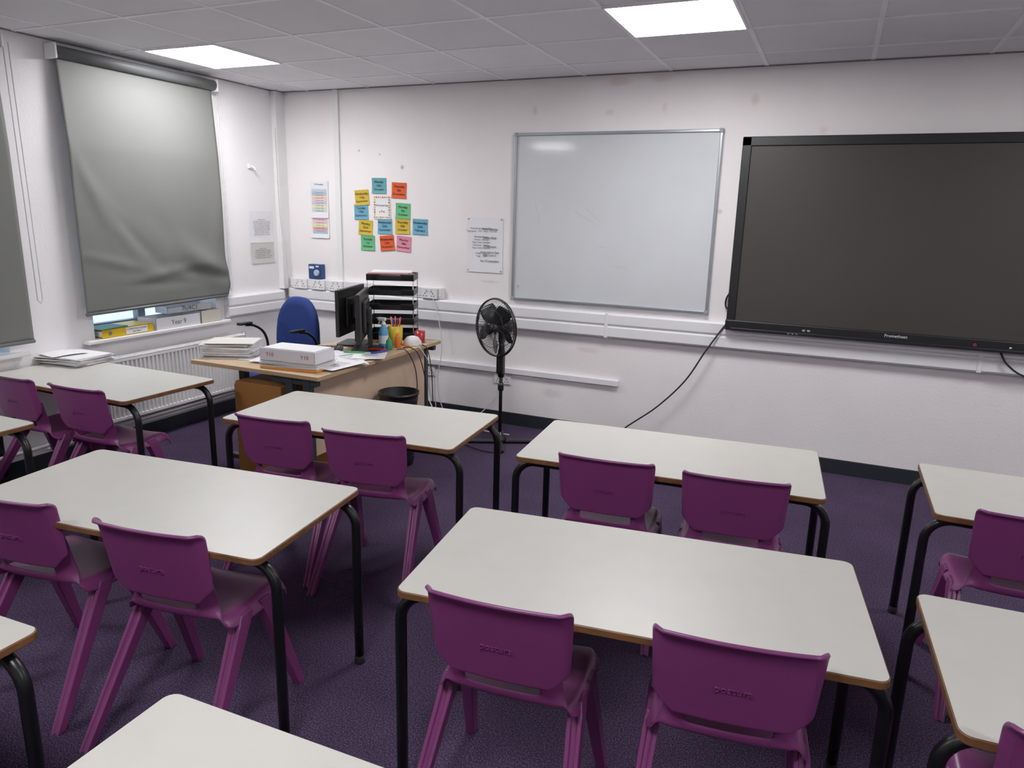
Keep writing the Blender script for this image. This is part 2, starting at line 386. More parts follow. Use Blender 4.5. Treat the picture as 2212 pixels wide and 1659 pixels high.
# ------------------------------------------------------------------ whiteboard
r=root('whiteboard','white magnetic whiteboard with aluminium frame on the wall','whiteboard',(2.942,-.02,1.616))
WB=mat('whiteboard_enamel',(204,206,210),.30,var=.03,scale=2.5,coat=.6)
b=B();b.box((0,.004,0),(1.47,.014,1.195));ob('board_surface',b.mesh('surf',WB),r)
b=B()
for s in(-1,1):
    b.box((s*.732,0,0),(.02,.03,1.215),.004);b.box((0,0,s*.5975),(1.484,.03,.02),.004)
ob('board_frame',b.mesh('fr',ALU),r)
for s in(-1,1):
    for t in(-1,1):
        b=B();b.box((s*.73,-.002,t*.596),(.03,.034,.03),.006);ob('corner_cap',b.mesh('cc',sc('grey_cap',(150,154,160))),r)
ob('handwriting',text_me('7',.035,INKG),r,(-.69,-.005,-.51),(PI/2,0,0))
SMU=sc('pen_smudge',(194,196,201),.3)
b=B()
for (x,z,l,a) in((-.55,.05,.16,1.3),(-.5,.1,.12,1.1),(-.18,.02,.2,.5),(-.12,.04,.14,.7),(-.05,-.18,.06,.2),(.1,-.32,.09,.1)):
    b.box((x,-.0035,z),(l,.0006,.008),0,0,Matrix.Rotation(a,4,'Y'))
ob('pen_smudge',b.mesh('sm',SMU),r)
# ------------------------------------------------------------------ display
r=root('interactive_display','large black wall mounted interactive flat panel screen, switched off','television',(4.84,0,0))
SCR=mat('dark_screen',(64,60,57),.33,var=.04,scale=1.5,spec=.35)
b=B();b.b2(-.965,.965,-.099,-.095,.995,2.105);ob('screen',b.mesh('scr',SCR),r)
b=B();w=1.02
b.b2(-w,w,-.094,-.03,.94,2.163,.006);
for s in(-1,1):b.b2(s*.963,s*w,-.108,-.09,.96,2.163,.005)
b.b2(-w,w,-.108,-.09,2.105,2.163,.005);ob('bezel',b.mesh('bz',BLKP),r)
b=B();b.b2(-w-.005,w+.005,-.112,-.035,.925,.996,.008);b.b2(-w+.03,w-.03,-.118,-.11,.925,.945,.004);ob('bottom_bar',b.mesh('bb',BLKP),r)
GW=sc('print_white',(225,225,228))
ob('lettering',text_me('Promethean',.026,GW),r,(.0,-.1125,.972),(PI/2,0,0))
b=B()
for x in(-.62,-.595,-.57):b.box((x,-.1185,.935),(.012,.002,.005))
for x in(-.53,-.50):b.box((x,-.1125,.962),(.018,.001,.012))
ob('port_marking',b.mesh('pm',[sc('port_grey',(150,152,158))]),r)
b=B();b.lathe([(.011,0),(.011,.004),(.008,.006)],14,0,Matrix.Translation((.42,-.111,.958))@Matrix.Rotation(PI/2,4,'X'));ob('power_button',b.mesh('pb',sc('red_ring',(120,30,36))),r)
b=B()
for x in(.60,.68,.72,.76,.80):b.box((x,-.1125,.958),(.012,.001,.008))
ob('control_button',b.mesh('cb',GW),r)
b=B();b.b2(-.4,.4,-.03,-.002,1.2,1.9);ob('wall_bracket',b.mesh('wbk',DGREY),r)
# ------------------------------------------------------------------ wall papers
def paper(name,label,cat,w,h,loc,mt,rz=0,roll=0,group=None,curl=.004):
    b=B();b.grid(lambda u,v:Vector(((u-.5)*w,-.0015-curl*(abs(v-.5)*2)**3*(1 if v<.5 else .3),(v-.5)*h)),6,6)
    o=ob(name,b.mesh(name,mt),None,loc,(0,roll,rz),label=label,category=cat)
    if group:o['group']=group
    return o
def NC(n,c):return sc(n,c,.8,var=.02)
TEAL=NC('teal_note',(92,156,164));ORN=NC('orange_note',(218,84,36));YEL=NC('yellow_note',(206,174,52));GRN=NC('green_note',(96,178,122));BLU=NC('blue_note',(100,162,188));PNK=NC('pink_note',(220,132,154))
notes=[(.99,1.845,TEAL,'teal','Monday\n14th\nOctober',.0),(1.18,1.81,ORN,'orange','Thursday\n5th\nDecember',.04),(.82,1.75,YEL,'yellow','Wednesday\n11th\nSeptember',-.07),
(1.215,1.65,GRN,'green','Monday\n7th\nOctober',.04),(.81,1.635,BLU,'blue','Tuesday\n17th\nSeptember',-.02),(.85,1.51,YEL,'yellow','Monday\n23rd\nSeptember',.08),(1.04,1.525,BLU,'blue','Wednesday\n25th\nSeptember',.0),
(1.21,1.53,YEL,'yellow','Thursday\n10th\nOctober',.0),(1.375,1.53,BLU,'blue','Wednesday\n26th\nFebruary',.02),(.87,1.385,GRN,'green','Tuesday\n1st\nOctober',.0),(1.06,1.39,ORN,'orange','Wednesday\n13th\nNovember',-.09),(1.22,1.39,PNK,'pink','Monday\n18th\nNovember',.07)]
for x,z,m,cn,tx,ro in notes:
    n=paper('sticky_note',cn+' sticky note with handwritten date on the wall','note',.138,.122,(x,-.002,z),m,0,ro,'coloured notes on the wall',.006)
    ob('handwriting',text_me(tx,.027,INK,.0002,sp=1.1),n,(0,-.0045,0),(PI/2,0,0))
n=paper('paper_card','white card with a dotted coloured border on the wall','card',.165,.185,(1.015,-.002,1.675),PAPER)
ob('printed_text',text_me('7CA Golden Days',.017,INK,.0003),n,(0,-.0045,.015),(PI/2,0,0))
b=B();cols=[NC('dot_red',(220,60,60)),NC('dot_gold',(236,170,50)),NC('dot_green',(90,170,80))]
pts=[(-.07+.14*i/7,s*.08) for i in range(8) for s in(-1,1)]+[(s*.07,-.08+.16*i/8) for i in range(1,8) for s in(-1,1)]+[(0,-.03),(-.02,-.035),(.02,-.035)]
for i,(x,z) in enumerate(pts):b.box((x,-.0055,z),(.011,.001,.011),0,i%3,Matrix.Rotation(PI/4,4,'Y'))
ob('dotted_border',b.mesh('db',cols),n)
n=paper('wall_notice','laminated white notice with printed and handwritten lines','poster',.305,.42,(1.955,-.002,1.41),PAPER)
ob('printed_text',text_me('Form Group Activity Rota\nTutor group   7CA   Date:  11/11/24\n\nMorning Meeting\nLiteracy   Activity\nPage / Task / Number\nNumeracy   Activity\nPage / Task / Number\n\nFriday   Date\nTopic   Task',.0175,INKG,.0003,sp=1.2),n,(-.03,-.007,.02),(PI/2,0,0))
ob('handwriting',text_me('Sorry Quantity\n\n\nLibrary Body\n\n\n7T Assistant\n\nA Growth in Tam\nHalf Term 2\n\nSee TC timetable!',.022,INK,.0004,sp=1.0),n,(.045,-.008,.0),(PI/2,0,0))
b=B()
for s in(-1,1):
    for t in(-1,1):b.lathe([(.006,0),(.006,.003),(.002,.005)],10,0,Matrix.Translation((s*.14,-.004,t*.195))@Matrix.Rotation(PI/2,4,'X'))
ob('pin',b.mesh('pins',ALU),n)
for z,h,lab,cs in((1.725,.30,'colour striped printed timetable sheet on the wall',['a','b','c','d','e','f','g','b','e']),(1.50,.185,'colour striped lower timetable sheet on the wall',['h','d','f','h','b'])):
    n=paper('timetable_sheet',lab,'timetable',.19,h,(.385,-.003,z),PAPER,0,0,None,.008)
    CC={'a':(184,198,215),'b':(168,184,202),'c':(226,200,168),'d':(224,194,196),'e':(200,192,212),'f':(224,220,172),'g':(190,214,190),'h':(216,160,152)}
    b=B();ms=[];k=len(cs);hh=h*.78/k
    for i,c in enumerate(cs):
        ms.append(NC('stripe_'+c,CC[c]));b.box((0,-.0035,h*.30-hh*(i+.5)+(.0 if h>.25 else .03)),(.155,.0008,hh*.86),0,i)
    ob('table_row',b.mesh('rows',ms),n)
    tx='\n'.join('%d  Monday  Week'%(i+1) for i in range(k))
    ob('printed_text',text_me(tx,.012,INKG,.0002,sp=hh/.012*.82),n,(0,-.0045,h*.30-h*.39+(.0 if h>.25 else .03)),(PI/2,0,0))
    if h>.25:ob('heading_text',text_me('Y8 Timetable',.017,INK,.0002),n,(0,-.005,h*.42),(PI/2,0,0))
for z,h in((1.49,.26),(1.275,.17)):
    n=paper('wall_notice','white printed notice in plastic sleeve beside the blind','poster',.27,h,(.002,-.295,z),PAPER if h>.2 else PAPER2,PI/2,0,None,.003)
    ob('printed_text',text_me('Evacuation notice\n'+'\n'.join(random.choice(['to be used by all staff of room','please leave room by door','assembly point on field','register all of the group']) +'   '+ random.choice(['check lists','doors closed','do not stop']) for _ in range(int(h/.024)-2)),.0115,INKG,.0002,sp=1.35),n,(0,-.006,0),(PI/2,0,0))
b=B();b.box((.008,0,0),(.016,.045,.04),.005);b.tube(spline([(.014,0,0),(.04,.01,-.01),(.05,.012,-.03)],5),.007,8);ob('wall_hook',b.mesh('hook',WHT),None,(0,-.39,1.975),(0,0,0),label='small white plastic hook on the window wall',category='hook')
r=root('control_box','small blue control box with grey dial above sockets','control box',(.35,0,1.122))
b=B();b.box((0,-.03,0),(.135,.058,.125),.006);ob('body',b.mesh('b',sc('blue_box',(16,56,116),.4)),r)
b=B();b.lathe([(.028,0),(.028,.01),(.022,.016)],20,0,Matrix.Translation((.025,-.059,-.01))@Matrix.Rotation(PI/2,4,'X'));ob('dial',b.mesh('d',sc('dial_grey',(170,182,195))),r)
b=B();b.box((-.03,-.0605,.035),(.05,.002,.02));b.box((.03,-.0605,.045),(.03,.002,.012));ob('sticker',b.mesh('s',GW),r)
# ------------------------------------------------------------------ blinds
def blind(y0,y1,zb,label,seed,bulge):
    r=root('roller_blind',label,'blind',(0,0,0),0,None)
    zt=2.525
    b=B();b.tube([(.065,y0-.01,zt),(.065,y1+.01,zt)],.036,20);ob('roller_tube',b.mesh('rt',BLINDR),r)
    for y in(y0-.022,y1+.022):
        b=B();b.box((.05,y,zt),(.1,.018,.09),.008);ob('bracket',b.mesh('br',WHT),r)
    L=y1-y0
    def f(u,v):
        z=zt-(zt-zb)*v;y=y0+L*u
        d=.004*math.sin(7*u+seed)*v
        def ridge(u0,v0,du,dv,wd,a):
            n=math.hypot(du,dv);du/=n;dv/=n
            s=(u-u0)*du+(v-v0)*dv;t=-(u-u0)*dv+(v-v0)*du
            return a*math.exp(-(t/wd)**2)*math.exp(-(s/.22)**2)
        if bulge:
            d+=ridge(.22,.62,1,1.1,.045,.012)+ridge(.34,.70,1,.75,.03,-.008)+ridge(.84,.84,1,.45,.06,.036)+ridge(.93,.90,1,.2,.03,-.022)+ridge(.55,.86,1,-.10,.02,.010)+ridge(.2,.80,1,.2,.02,.007)+ridge(.62,.74,1,.9,.05,-.008)+ridge(.95,.66,-.2,1,.05,.012)+ridge(.5,.91,1,.03,.015,-.006)+ridge(.10,.50,.5,1,.03,.006)
            y+=.032*math.exp(-((v-.93)/.06)**2)*max(0,(u-.75)/.25)**2
            z-=.02*(1-u)*v
        return Vector((.045+.03*min(1,v*3)+d,y,z))
    b=B();b.grid(f,60,80);o=ob('fabric',b.mesh('fab',BLIND),r)
    m=o.modifiers.new('s','SOLIDIFY');m.thickness=.0015
    z1=zb-(.02 if bulge else 0)
    b=B();b.tube([(.075,y0,z1-.004),(.077,(y0+y1)/2,(z1+zb)/2-.006),(.075,y1,zb-.004)],.011,10);ob('bottom_bar',b.mesh('bar',BLINDR),r)
    return r
r=blind(-1.985,-.79,.972,'grey roller blind, creased, nearly covering the window',1,True)
CH=sc('chain_white',(200,200,198))
def chain(r,y,z0,z1,dy=.02,x=.055):
    b=B();b.tube([(x,y,z0),(x+.005,y+.004,(z0+z1)/2),(x,y+.012,z1+.02),(x+.004,y+.012+dy/2,z1),(x,y+.012+dy,z1+.02),(x+.005,y+dy+.004,(z0+z1)/2),(x,y+dy,z0)],.0028,6);ob('chain',b.mesh('ch',CH),r)
chain(r,-.745,2.52,1.0,.02)
b=B();b.b2(.0,.03,-.76,-.73,.96,1.06,.004);ob('chain_holder',b.mesh('chh',DGREY),r)
r=blind(-3.63,-2.335,.835,'grey roller blind hanging flat over the window',3,False)
chain(r,-2.285,2.52,1.05,.03)
r=blind(-5.3,-4.03,.9,'grey roller blind hanging flat over the window',5,False)
# ------------------------------------------------------------------ radiator
r=root('radiator','white fluted panel radiator under the window','radiator',(0,0,0))
y0,y1,z0,z1=-1.90,-.66,.19,.64
b=B();n=int((y1-y0)/.0333)
pr=[]
for i in range(n):
    y=y0+(y1-y0)*i/n;w=(y1-y0)/n
    pr+=[(.086,y),(.086,y+w*.35),(.1,y+w*.5),(.1,y+w*.85)]
pr+=[(.086,y1),(.07,y1),(.07,y0)]
b.prism(pr,z0+.03,z1-.03)
b.b2(.068,.101,y0,y1,z1-.035,z1-.012,.004);b.b2(.068,.101,y0,y1,z0+.01,z0+.035,.004)
ob('panel',b.mesh('panel',WPAINT),r)
b=B();b.b2(.035,.102,y0-.004,y1+.004,z1-.012,z1-.004,.002)
for i in range(60):
    y=y0+.02+(y1-y0-.04)*i/59;b.b2(.04,.097,y-.003,y+.003,z1-.004,z1)
b.b2(.035,.1,y0-.006,y0,z0+.02,z1,.002);b.b2(.035,.1,y1,y1+.006,z0+.02,z1,.002);ob('top_grille',b.mesh('gr',WPAINT),r)
b=B()
for y in(y0+.2,y1-.2):b.b2(.002,.07,y-.015,y+.015,z0+.05,z1-.05)
ob('bracket',b.mesh('rb',WPAINT),r)
b=B();b.tube([(.06,y1+.03,.15),(.06,y1+.03,z1-.06),(.06,y1,z1-.06)],.009,8);b.lathe([(.012,0),(.016,.005),(.016,.05),(.01,.06)],12,0,Matrix.Translation((.06,y1+.03,z1-.05)));ob('valve',b.mesh('v',ALU),r)
b=B();b.tube([(.05,-3.6,.155),(.05,-.3,.165)],.012,8);struct('trim_11',b.mesh('pipe',WPAINT))
# ------------------------------------------------------------------ teacher desk
DZ=.73
r=root('teacher_desk','beech L-shaped office desk with graphite legs, cluttered','desk',(0,0,0))
out=[(.90,-1.93),(1.87,-1.93),(1.86,-.52),(1.27,-.52),(1.25,-1.0),(1.22,-1.15),(1.16,-1.27),(1.07,-1.36),(.97,-1.40),(.90,-1.41)]
b=B();b.prism(out,DZ-.025,DZ,0,1);o=ob('desktop',b.mesh('dt',[BEECH,sc('desk_edge',(176,146,110))]),r)
m=o.modifiers.new('b','BEVEL');m.width=.003;m.segments=2;m.limit_method='ANGLE'
b=B();b.b2(1.745,1.765,-1.84,-.60,.22,DZ-.026,.002);ob('modesty_panel',b.mesh('mp',BEECHD),r)
for x,y in((1.635,-1.885),(1.76,-1.885)):
    b=B();b.b2(x-.026,x+.026,y-.02,y+.02,.0,DZ-.026,.004);ob('leg',b.mesh('l',DGREY),r)
b=B();b.b2(1.5,1.83,-1.90,-1.86,DZ-.07,DZ-.026,.004);b.b2(1.5,1.83,-.58,-.54,DZ-.07,DZ-.026,.004);ob('support_rail',b.mesh('sr',DGREY),r)
for x,y in((1.735,-.56),(1.0,-1.6)):
    b=B();b.b2(x-.028,x+.028,y-.02,y+.02,.0,DZ-.026,.004);b.b2(x-.16,x+.04,y-.025,y+.025,0,.03,.004);ob('leg',b.mesh('l',DGREY),r)
r=root('drawer_pedestal','orange beech drawer pedestal under the desk','drawer unit',(0,0,0))
b=B();b.b2(1.22,1.57,-1.90,-1.42,.03,.63,.003);ob('body',b.mesh('pb',OAK),r)
for i in range(3):
    b=B();z=.05+.19*i;b.b2(1.2,1.22,-1.89,-1.43,z,z+.18,.003);d=ob('drawer',b.mesh('dr',OAK),r)
    b=B();b.box((1.192,-1.66,z+.14),(.012,.12,.012),.004);ob('handle',b.mesh('h',DGREY),d)
for x in(1.26,1.53):
    for y in(-1.86,-1.46):
        b=B();b.lathe([(.018,0),(.02,.005),(.02,.03)],10,0,Matrix.Translation((x,y,0)));ob('caster',b.mesh('c',BLKP),r)
# office chair
r=root('office_chair','blue upholstered swivel office chair with black arms','office chair',(.79,-1.03,0),PI-.12)
b=B()
def fs(z,s):
    return [Vector((x*s,y*s,z)) for x,y in rrect(.46,.44,.12,6)]
b.loft([fs(.415,.86),fs(.425,.98),fs(.45,1.0),fs(.475,.96),fs(.485,.8)],0,True);ob('seat',b.mesh('seat',BLUEF),r)
b=B()
rings=[]
for y,s in((-.03,.84),(-.022,.97),(0,1),(.022,.95),(.032,.8)):
    rg=[]
    for k in range(32):
        a=2*PI*k/32;cx,cz=math.cos(a),math.sin(a)
        X=.215*s*math.copysign(abs(cx)**.72,cx)*(1.0-.16*cz);Z=.255*s*math.copysign(abs(cz)**.75,cz)
        rg.append(Vector((X,y-.19-.05*(Z+.2)+.35*X*X,.755+Z)))
    rings.append(rg)
b.loft(rings,0,True);ob('backrest',b.mesh('back',BLUEF),r)
b=B();b.tube(spline([(0,-.05,.40),(0,-.26,.42),(0,-.27,.60),(0,-.235,.75)],6),.02,8);ob('back_support',b.mesh('bs',BLKP),r)
b=B();b.lathe([(.028,.10),(.028,.25),(.018,.26),(.018,.40),(.06,.405),(.06,.416)],16);ob('gas_column',b.mesh('gc',BLKP),r)
for k in range(5):
    a=2*PI*k/5+.3;b=B();b.tube([(0,0,.115),(.28*math.cos(a),.28*math.sin(a),.075)],[.026,.016],8);l=ob('base_leg',b.mesh('bl',BLKP),r)
    b=B();c=Vector((.28*math.cos(a),.28*math.sin(a),.027));b.lathe([(.02,-.02),(.027,-.014),(.027,.014),(.02,.02)],14,0,Matrix.Translation(c)@Matrix.Rotation(a,4,'Z')@Matrix.Rotation(PI/2,4,'X'));b.tube([c,c+Vector((0,0,.05))],.008,6);ob('caster',b.mesh('cs',BLKP),l)
for s in(-1,1):
    b=B();b.tube(spline([(s*.12,0,.415),(s*.25,-.06,.43),(s*.26,-.12,.60),(s*.27,-.10,.72),(s*.275,-.02,.785),(s*.275,.06,.80)],6),.010,8);b.box((s*.275,.07,.812),(.045,.12,.02),.009);ob('armrest',b.mesh('ar',BLKP),r)
# monitors
def monitor(loc,rz,lab):
    r=root('computer_monitor',lab,'monitor',loc,rz)
    b=B();b.b2(-.012,.016,-.255,.255,.085,.40,.006);b.b2(.014,.035,-.14,.14,.14,.34,.008)
    for i in range(7):b.b2(.034,.037,-.10,.10,.30+.004*i,.3015+.004*i)
    ob('housing',b.mesh('mh',BLKP),r)
    b=B();b.b2(-.0135,-.012,-.243,.243,.1,.388);ob('screen',b.mesh('ms',sc('monitor_glass',(14,15,18),.15)),r)
    b=B();b.b2(.036,.062,-.028,.028,.02,.28,.006);b.b2(.03,.055,-.05,.05,.19,.29,.006);ob('stand',b.mesh('st',BLKP),r)
    b=B();b.prism([(x+.03,y) for x,y in rrect(.2,.24,.03)],0,.014);ob('stand_base',b.mesh('sb',BLKP),r)
    b=B();b.box((.038,.05,.25),(.001,.05,.03));ob('label_sticker',b.mesh('ls',GW),r)
monitor((1.39,-.97,DZ),.28,'black computer monitor seen from behind on desk')
monitor((1.605,-1.13,DZ),.50,'black computer monitor turned nearly edge on')
r=root('keyboard','black computer keyboard on the desk by monitors','keyboard',(1.30,-1.30,DZ),.55)
b=B();b.box((0,0,.008),(.42,.14,.016),.004);ob('body',b.mesh('kb',BLKP),r)
b=B()
for i in range(14):
    for j in range(5):b.box((-.19+i*.029,-.05+j*.025,.018),(.023,.02,.006),.001,seg=1)
ob('keys',b.mesh('ks',DKP),r)
# letter trays
r=root('letter_tray_stack','five tier black letter tray stack with metal posts','letter tray',(1.50,-.60,DZ),.42)
for i in range(5):
    b=B();z=.012+.105*i;w,d=.34,.25
    b.b2(-w/2,w/2,-d/2,d/2,z,z+.004);b.b2(-w/2,w/2,d/2-.005,d/2,z,z+.045);b.b2(-w/2,-w/2+.005,-d/2,d/2,z,z+.045);b.b2(w/2-.005,w/2,-d/2,d/2,z,z+.045)
    b.b2(-w/2,-w*.22,-d/2,-d/2+.005,z,z+.045);b.b2(w*.22,w/2,-d/2,-d/2+.005,z,z+.045);b.b2(-w/2,w/2,-d/2,-d/2+.005,z,z+.034)
    ob('tray',b.mesh('tr',BLKP),r)
for x in(-.165,.165):
    for y in(-.12,.12):
        b=B();b.tube([(x,y,0),(x,y,.47)],.0035,6);ob('post',b.mesh('po',ALU),r)
def stack(name,lab,loc,rz,w,d,n,th,mats,jit=.01,cat='papers',ang=.06):
    b=B();z=0
    for i in range(n):
        t=th*random.uniform(.7,1.3);b.box((random.uniform(-jit,jit),random.uniform(-jit,jit),z+t/2),(w,d,t*.86),0,random.randrange(len(mats)),Matrix.Rotation(random.uniform(-ang,ang),4,'Z'));z+=t
    ob(name,b.mesh(name,mats),None,loc,(0,0,rz),label=lab,category=cat,kind='stuff');return z
stack('paper_stack','papers lying on top of the letter trays',(1.49,-.6,DZ+.012+.42+.0045),.42,.29,.2,8,.0065,[PAPER,PAPER2,sc('pale_red_paper',(200,140,140))],.015)
stack('paper_stack','papers filed in a black letter tray',(1.50,-.6,DZ+.0165+.105*1),.42,.28,.2,3,.004,[PAPER,PAPER2],.008)
stack('paper_stack','tall uneven stack of white exercise papers on desk',(1.00,-1.69,DZ),.5,.30,.22,18,.0052,[PAPER,PAPER2,PAPER],.018,ang=.12)
stack('paper_stack','stack of papers and folders under white box',(1.58,-1.75,DZ+.012),.1,.38,.22,5,.0055,[PAPER,PAPER2],.010)
b=B();b.box((0,0,.006),(.38,.22,.012),.002);ob('folder',b.mesh('fo',sc('orange_card',(206,124,40))),None,(1.60,-1.77,DZ),(0,0,.12),label='orange card folder beneath the paper stack',category='folder')
r=root('storage_box','white cardboard box marked in red, papers inside','box',(1.58,-1.755,DZ+.042),.08)
CARD=sc('white_card',(214,212,216),.7)
def tray_box(w,d,h,m,r,t=.004):
    b=B();b.b2(-w/2,w/2,-d/2,d/2,0,t)
    for s in(-1,1):b.b2(s*w/2,s*(w/2-t),-d/2,d/2,0,h);b.b2(-w/2,w/2,s*d/2,s*(d/2-t),0,h)
    ob('box_body',b.mesh('bb',m),r)
tray_box(.38,.20,.072,CARD,r)
RED=sc('red_ink',(190,60,50))
for x in(-.12,.12):ob('handwriting',text_me('Y10',.035,RED,.0004),r,(x,-.1008,.038),(PI/2,0,0))
stack('paper_stack','white papers filling the top of the box',(1.58,-1.755,DZ+.047),.08,.35,.18,9,.0085,[PAPER,PAPER2],.004,ang=.01)
for i,(x,y,a) in enumerate([(1.20,-1.62,.3),(1.29,-1.52,-.3),(1.40,-1.46,.7),(1.55,-1.52,.1),(1.74,-1.5,.9),(1.68,-1.38,1.2),(1.50,-1.42,-.4),(1.76,-1.27,.5),(1.34,-1.66,.15),(1.78,-1.64,-.1)]):
    b=B();b.grid(lambda u,v:Vector(((u-.5)*.21,(v-.5)*.297,.001+.004*(u-.5)**2*(1+v))),5,5);o=ob('paper_sheet',b.mesh('sh',PAPER),None,(x,y,DZ+.0012*(i+1)),(0,0,a),label='loose white printed sheet lying on the desk',category='paper',group='loose sheets on the desk')
    ob('printed_text',text_me('\n'.join('the quick notes of the lesson and the task'[:random.randrange(20,42)] for _ in range(9)),.009,INKG,.0001,sp=1.6),o,(0,0,.0035))
for x,y,a,c,nm in((1.66,-1.30,.4,(40,160,80),'green'),(1.74,-1.14,.2,(200,40,40),'red'),(1.79,-1.2,1.2,(40,60,160),'blue'),(1.80,-.92,-.3,(230,120,40),'orange')):
    b=B();b.tube([(-.07,0,.006),(.04,0,.006),(.065,0,.006),(.072,0,.006)],[.006,.006,.004,.001],8);ob('pen',b.mesh('pen',sc('pen_'+nm,c,.4)),None,(x,y,DZ+.014),(0,0,a),label=nm+' pen lying on the desk',category='pen')
PX,PY=1.675,-.84
r=root('pen_pot','yellow plastic pot holding pens on the desk','pen pot',(PX,PY,DZ))
b=B();b.lathe([(.042,0),(.046,.005),(.052,.135),(.049,.135),(.043,.01),(.001,.008)],20);ob('pot_body',b.mesh('pot',sc('yellow_pot',(206,180,40),.4)),r)
for dx,dy,c in((.014,.012,(200,40,40)),(-.018,.0,(230,120,40)),(0,-.018,(40,60,160)),(.018,-.012,(30,30,30)),(-.010,.016,(200,40,40))):
    b=B();b.tube([(PX+dx*.5,PY+dy*.5,DZ+.014),(PX+dx*2,PY+dy*2,DZ+.195)],.006,6);ob('pen',b.mesh('pn',sc('pen%d'%(c[0]+c[2]),c,.4)),None,label='pen standing in the yellow pot',category='pen')
r=root('spray_bottle','clear blue cleaning spray bottle with white nozzle','bottle',(1.66,-.965,DZ))
b=B();b.lathe([(.029,0),(.034,.008),(.034,.105),(.028,.13),(.014,.15),(.013,.155)],20);ob('bottle_body',b.mesh('bo',sc('pale_blue_liquid',(90,160,205),.15)),r)
b=B();b.lathe([(.0343,.03),(.0343,.085)],20,0,cap=False);ob('bottle_label',b.mesh('bl',GW),r)
b=B();b.lathe([(.016,.153),(.016,.17),(.01,.175),(.01,.185)],12);b.box((-.012,0,.195),(.06,.022,.022),.005);b.box((-.033,0,.173),(.008,.012,.035),.003,0,Matrix.Rotation(.4,4,'Y'));ob('nozzle',b.mesh('nz',WHT),r)
b=B();b.lathe([(.02,0),(.024,.01),(.02,.06),(.008,.075),(.004,.09)],14);ob('glue_bottle',b.mesh('g',sc('green_glue',(50,140,100))),None,(1.74,-1.02,DZ),label='small green glue bottle on the desk',category='bottle')
b=B();b.lathe([(.018,0),(.02,.006),(.02,.07),(.012,.08),(.010,.10),(.004,.105)],14);ob('glue_bottle',b.mesh('g',sc('orange_glue',(220,110,40))),None,(1.75,-.93,DZ),label='small orange glue bottle on the desk',category='bottle')
b=B();b.lathe([(.032,0),(.034,.005),(.036,.085),(.032,.085),(.029,.01),(.001,.008)],18);ob('mug',b.mesh('mug',sc('red_mug',(170,40,36),.3)),None,(1.78,-.68,DZ),label='red mug at the corner of the desk',category='mug')
b=B();b.loft([[Vector((.065*s*math.cos(a*PI/8)*(1+.15*math.sin(3*a)),.045*s*math.sin(a*PI/8),z)) for a in range(16)] for z,s in((0,.9),(.01,1),(.035,.9),(.06,.6),(.068,.2))],0,True);ob('crumpled_tissue',b.mesh('ct',PAPER),None,(1.79,-.80,DZ),(0,0,.5),label='crumpled white tissue on the desk corner',category='tissue')
b=B();b.loft([[Vector((.03*s*math.cos(a*PI/8),.055*s*math.sin(a*PI/8),z)) for a in range(16)] for z,s in((0,.95),(.01,1),(.022,.85),(.03,.5),(.032,.1))],0,True);ob('computer_mouse',b.mesh('cm',BLKP),None,(1.09,-1.44,DZ),(0,0,.5),label='black computer mouse on the desk',category='mouse')
# bin
r=root('waste_bin','black ribbed plastic waste bin beside the desk','bin',(1.93,-1.20,0))
b=B();pr=[(.085,0),(.09,.005)]
for i in range(9):z=.04+.05*i;pr+=[(.092+.035*z/.5,z),(.096+.035*z/.5,z+.012),(.092+.035*z/.5,z+.024)]
pr+=[(.128,.48),(.134,.485),(.134,.50),(.124,.50),(.088,.02),(.001,.018)]
b.lathe(pr,28);ob('bin_body',b.mesh('bin',BLKP),r)
# cables
def cable(pts,rad,m,lab,n=8):
    b=B();b.tube(spline(pts,n),rad,6);ob('cable',b.mesh('cable',m),None,label=lab,category='cable')
WC=sc('white_cable',(214,212,210),.5)
BC=sc('black_cable',(22,22,24),.5)
cable([(3.83,-.05,.965),(3.80,-.06,.93),(3.70,-.09,.76),(3.58,-.10,.54),(3.40,-.10,.33),(3.20,-.10,.16),(3.05,-.12,.03),(2.9,-.14,.006)],.006,BC,'black cable hanging from the screen to the floor')
cable([(5.40,-.06,.93),(5.44,-.08,.86),(5.52,-.07,.80),(5.62,-.06,.78),(5.8,-.062,.77)],.006,BC,'black cable under the screen')
cable([(3.84,-.03,1.20),(3.80,-.02,1.13),(3.80,-.02,1.07),(3.85,-.03,1.03)],.006,BC,'black cable loop beside the screen')
for i,(ya,xa,yb_,zb_) in enumerate([(-1.02,1.885,-.90,.50),(-.94,1.90,-.80,.42),(-.86,1.888,-.66,.46),(-.80,1.895,-.70,.34)]):
    cable([(1.80,ya,DZ+.006),(1.85,ya+.02,DZ+.008),(xa,ya+.03,DZ-.03),(xa+.02,(ya+yb_)/2,(DZ+zb_)/2),(xa,yb_,zb_),(xa-.02,yb_+.06,.2),(1.82,-.45+.03*i,.01)],.0035,WC if i==2 else BC,'tangled %s cable hanging over the desk edge'%('white' if i==2 else 'black'))
cable([(2.33,-.30,.012),(2.2,-.30,.01),(2.0,-.28,.01),(1.8,-.25,.012),(1.6,-.15,.05),(1.45,-.04,.2),(1.44,-.02,.34)],.005,WC,'white power cable running along the floor')
cable([(1.50,-.055,1.0),(1.56,-.07,.9),(1.62,-.08,.6),(1.58,-.08,.3),(1.65,-.1,.06),(1.85,-.2,.01)],.004,WC,'white cable hanging from the wall socket')
cable([(2.13,-.02,.36),(2.12,-.06,.25),(2.0,-.1,.1),(1.9,-.15,.01)],.004,WC,'thin white cable hanging from a low socket')
cable([(.04,-.115,2.3),(.05,-.12,1.6),(.08,-.10,1.3),(.07,-.08,.96)],.004,WC,'thin white cable down the corner boxing')
